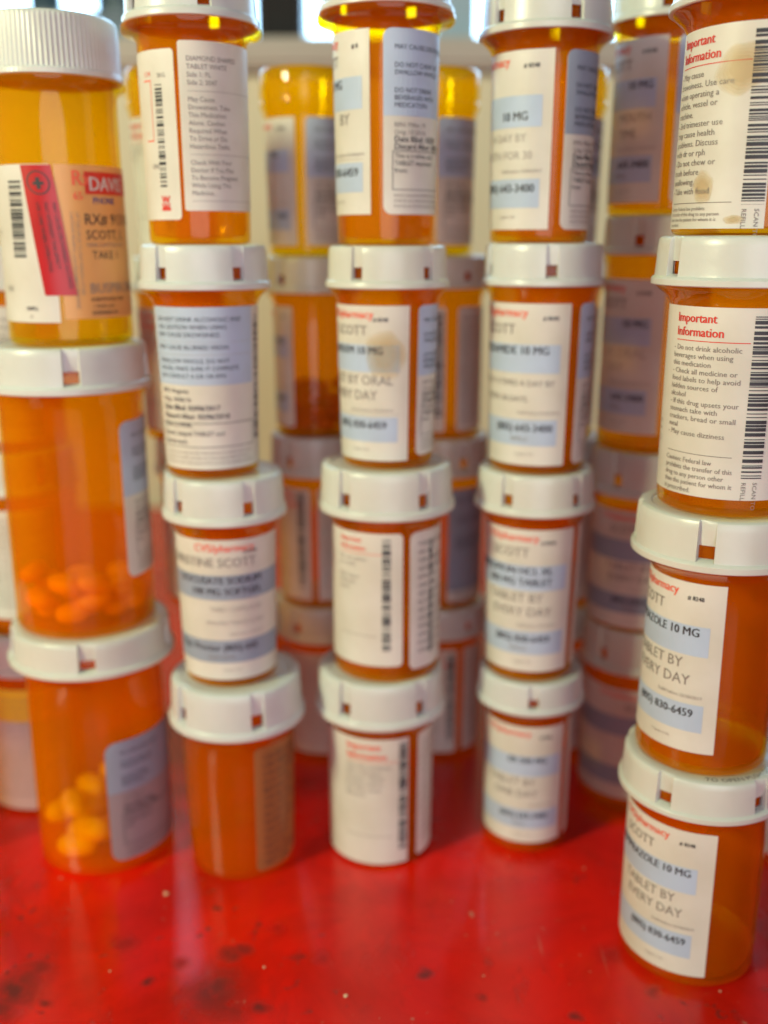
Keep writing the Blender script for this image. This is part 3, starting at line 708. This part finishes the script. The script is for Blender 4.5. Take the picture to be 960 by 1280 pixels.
# --- back row
B_ = lambda *a: bottle(*a[:10], **a[10])
def back_front(phi, z=(4, 51), **d): return dict(phi=phi, z=z, fn=front_label, d=dict(off=4, boff=2.5, **d))
def bar_lab(phi, z=(3, 51), seed=3, bar_in=1): return dict(phi=phi, z=z, fn=info_label, d=dict(lines=['Take with', 'food', 'daily'], bw=3, tw=12, gap=2, seed=seed, scan=0, bar_in=bar_in, hink=7), corner=1)
FY = .4043
bottle('F', -.0260, FY, 0, .0533, .0685, .0206, .0179, .0177, 'shaded amber bottle under back row stack between second and middle stacks, on table', slot=-35, labels=[dict(phi=(-95, 95), z=(3, 50), fn=lines_label, d=dict(seed=61, ink=6))])
bottle('F', -.0270, FY, .0685, .1231, .1391, .0200, .0166, .0163, 'shaded bottle with upright barcode, third down back stack behind the second stack', slot=-38, labels=[bar_lab((-95, -12), seed=62, bar_in=2.5), dict(phi=(-2, 95), z=(3, 51), fn=lines_label, d=dict(seed=63))])
bottle('F', -.0278, FY, .1391, .1943, .2080, .0192, .0160, .0156, 'back row amber bottle with a heap of reddish brown pills inside', slot=-42, labels=[back_front((-95, -31), drug=['MG'], drug_in=0, name='', dirs=[], phone='6459', num='# 8'), dict(phi=(60, 130), z=(3, 51), fn=lines_label)])
bottle('F', -.0294, FY, .2080, .2619, .2745, .0182, .0156, .0147, 'capless bottle with glowing yellow neck left of the middle stack, back row', cap='none', labels=[back_front((-95, -16), z=(4, 50), name='', drug=['MG'], dirs=[], drug_in=3, phone='430'), Wl((-1, 95), (4, 50), corner=1.8)])
GY = .4057
bottle('G', .0236, GY, 0, .0544, .0673, .0207, .0179, .0178, 'shaded bottle on the table behind and between the middle and fourth stacks', slot=40, labels=[bar_lab((-95, 25), seed=71, bar_in=1), dict(phi=(36, 100), z=(3, 51), fn=lines_label, d=dict(seed=72))])
bottle('G', .0238, GY, .0673, .1228, .1383, .0201, .0172, .0167, 'dim bottle with mauve grey label, third down back stack left of fourth stack', slot=28, labels=[dict(phi=(-95, -2), z=(3, 51), fn=lines_label), Wl((10, 95), (3, 51), corner=1.5, band=8, split=.9)])
bottle('G', .0225, GY, .1383, .1960, .2082, .0192, .0164, .0164, 'shaded bottle with two lined labels, second down back stack left of fourth stack', slot=35, labels=[bar_lab((-95, 7), seed=73), dict(phi=(24, 98), z=(3, 51), fn=lines_label, d=dict(seed=74, n=15, pitch=.058, ink=0), corner=1.5)])
bottle('G', .0189, GY, .2082, .2619, .2745, .0182, .0156, .0150, 'capless bottle with glowing yellow neck right of the middle stack, back row', cap='none', labels=[dict(phi=(-95, -10), z=(4, 50), fn=lines_label), Wl((5, 92), (4, 50), corner=1.8)])
HY = .3646
bottle('H', .0985, HY, 0, .0568, .0738, .0212, .0197, .0200, 'bottle with slate banded label standing on table, nearest visible behind right stack', slot=-38, labels=[back_front((-95, 60), band=8, z=(6, 51), off2=1, logo_in=12, drug_in=8, dirs=[('BY', 12)])])
bottle('H', .0972, HY, .0738, .1246, .1411, .0209, .0184, .0190, 'shaded bottle with two slate bands, third down stack behind right stack', slot=-30, labels=[dict(phi=(-95, 60), z=(2, 46), fn=front_label, d=dict(off=12, boff=6, band=8, drug=['500 MG']))])
bottle('H', .0968, HY, .1411, .2089, .2221, .0202, .0181, .0183, 'shaded bottle with blue banded label, second down stack behind right stack', slot=-22, labels=[dict(phi=(-95, 9), z=(7, 60), fn=front_label, d=dict(off=5, boff=4, drug=['10 MG'], dirs=[('BY ORAL', 0), ('DAY', 8)], dirink=6, phone='643-3400', logo_in=9)), Wl((20, 95), (7, 60), corner=2)])
bottle('H', .0948, HY, .2221, .2824, .2945, .0197, .0168, .0170, 'bottle with lavender banded label, top of the stack behind the right stack', slot=-2, labels=[dict(phi=(-95, 1), z=(4, 55), fn=front_label, d=dict(off=4, boff=3, drug=['10 MG'], dirs=[('MOUTH', 0), ('TIME', 5)], dirink=3, dirh=.05, phone='643-3400', logo_in=9)), Wl((12, 95), (4, 55), corner=2)])
for i, (x, z0, zr, zt, rc, rt, rb, lab) in enumerate((
        (-.0620, 0, .0544, .0673, .0207, .0179, .0178, 'sliver of pale bottle on the table just behind the second stack'),
        (-.0745, .0673, .1228, .1376, .0198, .0172, .0171, 'pink lettered white bottle peeking out left of the second stack, below centre'),
        (-.0803, .1376, .1948, .2077, .0189, .0170, .0164, 'white labelled bottle peeking out left of the second stack, above centre'))):
    bottle('I', x, .4057, z0, zr, zt, rc, rt, rb, lab, slot=-55, labels=[dict(phi=(-98, -4), z=(4, 51), fn=info_label, d=dict(hink=7, lines=['Take this', 'with food', 'daily'], tink=6, bw=2.5, tw=14, gap=2, scan=0, seed=80+i))])
bottle('I', -.0795, .4057, .2077, .2621, .2750, .0182, .0160, .0150, 'white labelled bottle peeking out left of second stack at its very top', cap='none', labels=[dict(phi=(-98, -4), z=(4, 51), fn=info_label, d=dict(hink=7, lines=['Take this', 'with food', 'daily'], tink=6, bw=2.5, tw=14, gap=2, scan=0, seed=85))])
for i, (x, z0, zr, zt, rc, rt, rb, lab) in enumerate((
        (.0742, 0, .0542, .0671, .0200, .0179, .0178, 'sliver of bottle on the table just behind the fourth front stack'),
        (.0722, .0671, .1225, .1381, .0188, .0165, .0164, 'sliver of bottle with printed label right of the fourth stack, below centre'),
        (.0688, .1381, .1960, .2082, .0183, .0164, .0157, 'sliver of bottle with printed label right of the fourth stack, above centre'))):
    bottle('J', x, .4057, z0, zr, zt, rc, rt, rb, lab, slot=50, labels=[dict(phi=(20, 98), z=(4, 51), fn=lines_label, d=dict(seed=90+i, upper=1), corner=1.5)])
bottle('J', .0668, .4057, .2082, .2621, .2750, .0180, .0157, .0150, 'capless bottle with glowing yellow neck peeking out right of the fourth stack', cap='none', labels=[Wl((22, 98), (4, 50), corner=1.8)])
KX = -.1365
for i, (z0, zr, zt, rc, rt, rb, lab, lb) in enumerate((
        (0, .0564, .0724, .0219, .0206, .0212, 'pale labelled bottle with bright yellow band on the table behind the leftmost stack', (2, 53)),
        (.0724, .1254, .1411, .0209, .0196, .0192, 'bottle peeking out behind the leftmost stack at mid height with lined label', (7, 50)),
        (.1411, .1972, .2114, .0198, .0172, .0171, 'topmost bottle of the stack hidden behind the leftmost wide stack', (4, 51)))):
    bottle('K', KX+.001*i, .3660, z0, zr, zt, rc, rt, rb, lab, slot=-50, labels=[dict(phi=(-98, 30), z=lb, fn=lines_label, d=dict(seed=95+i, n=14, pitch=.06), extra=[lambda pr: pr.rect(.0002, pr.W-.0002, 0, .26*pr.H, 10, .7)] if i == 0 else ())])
bottle('L', -.1655, .3270, 0, .0700, .0840, .0228, .0200, .0205, 'plain amber bottle cut off by the left border, its right edge showing', slot=60)
bottle('M', .1545, .3247, 0, .0610, .0761, .0230, .0203, .0200, 'bottle cut off by the right border with mauve grey label behind nearest stack', slot=-60, labels=[Wl((-98, 20), (3, 56), corner=2, band=8)])

# ------------------------------------------------------------------ pills
def pill_mesh(a, b, c, mat, name):
    bm = bmesh.new(); bmesh.ops.create_uvsphere(bm, u_segments=18, v_segments=10, radius=1)
    for v in bm.verts:
        p = v.co
        sx = math.copysign(abs(p.x)**.85, p.x)
        v.co = Vector((sx*a, p.y*b, math.copysign(abs(p.z)**.8, p.z)*c))
    for f in bm.faces: f.smooth = True
    me = bpy.data.meshes.new(name); bm.to_mesh(me); bm.free(); me.materials.append(mat); return me
def heap(x, y, z, R, me, a, c, n, label, group, seed, layers):
    rng = random.Random(seed); placed = []
    for li, cnt in enumerate(layers):
        zz = z+.0020+c*(1.0+1.55*li); Rl = R-a*.72
        k = 0; tries = 0; pts = []
        while k < cnt and tries < 3000:
            tries += 1
            r = Rl*math.sqrt(rng.random()); t = rng.random()*2*pi; px, py = r*cos(t), r*sin(t)
            if all((px-q[0])**2+(py-q[1])**2 > (a*1.25)**2 for q in pts):
                pts.append((px, py)); k += 1
                o = bpy.data.objects.new('pill', me); C.objects.link(o)
                tl_ = .15 if li == 0 else .55
                head = rng.random()*pi
                if r > Rl*.55: head = t+pi/2+rng.uniform(-.4, .4)
                o.location = (x+px, y+py, zz+rng.uniform(0, c*.3)); o.rotation_euler = (rng.uniform(-tl_, tl_), rng.uniform(-tl_, tl_)*.5, head)
                tag(o, label, 'pill', group)
me1 = pill_mesh(.0072, .0044, .0038, M['pill_yellow'], 'pill')
heap(AX-.0005, AY, 0, .0222, me1, .0072, .0040, 0, 'cream caplet lying in the wide bottle at the foot of the leftmost stack', 'yellow pills in the bottom wide bottle', 3, (7, 5, 3))
me2 = pill_mesh(.0058, .0042, .0032, M['pill_orange'], 'pill')
heap(AX-.0017, AY+.001, .0879, .0216, me2, .0058, .0033, 0, 'orange caplet lying in the middle wide bottle of the leftmost stack', 'orange pills in the middle wide bottle', 5, (9, 7, 3))
me3 = pill_mesh(.0042, .0034, .0026, M['pill_brown'], 'pill')
heap(-.0278, FY, .1391, .0148, me3, .0042, .0028, 0, 'small reddish brown pill heaped in the back row bottle', 'brown pills in the back row bottle', 6, (8, 7, 6, 4))

# ------------------------------------------------------------------ crumbs on the table
rng = random.Random(4)
cm = []
for k in range(3):
    bm = bmesh.new(); bmesh.ops.create_icosphere(bm, subdivisions=1, radius=.0007)
    for v in bm.verts: v.co *= rng.uniform(.6, 1.25); v.co.z *= .6
    me = bpy.data.meshes.new('crumb'); bm.to_mesh(me); bm.free(); me.materials.append(M['crumb']); cm.append(me)
for i, (x, y, s) in enumerate(((-.0736, .2949, 1.5), (-.0112, .2475, .95), (.0705, .3097, .6), (-.0365, .2596, .65), (.0990, .2495, .6), (-.0830, .2580, .5), (.0300, .2560, .5))):
    o = bpy.data.objects.new('crumb', cm[i % 3]); C.objects.link(o); o.location = (x, y, .0004*s); o.scale = (s, s, s); o.rotation_euler = (0, 0, i*1.3)
    tag(o, 'tiny pale crumb lying on the bare red table', 'crumb', 'crumbs scattered on the red table')
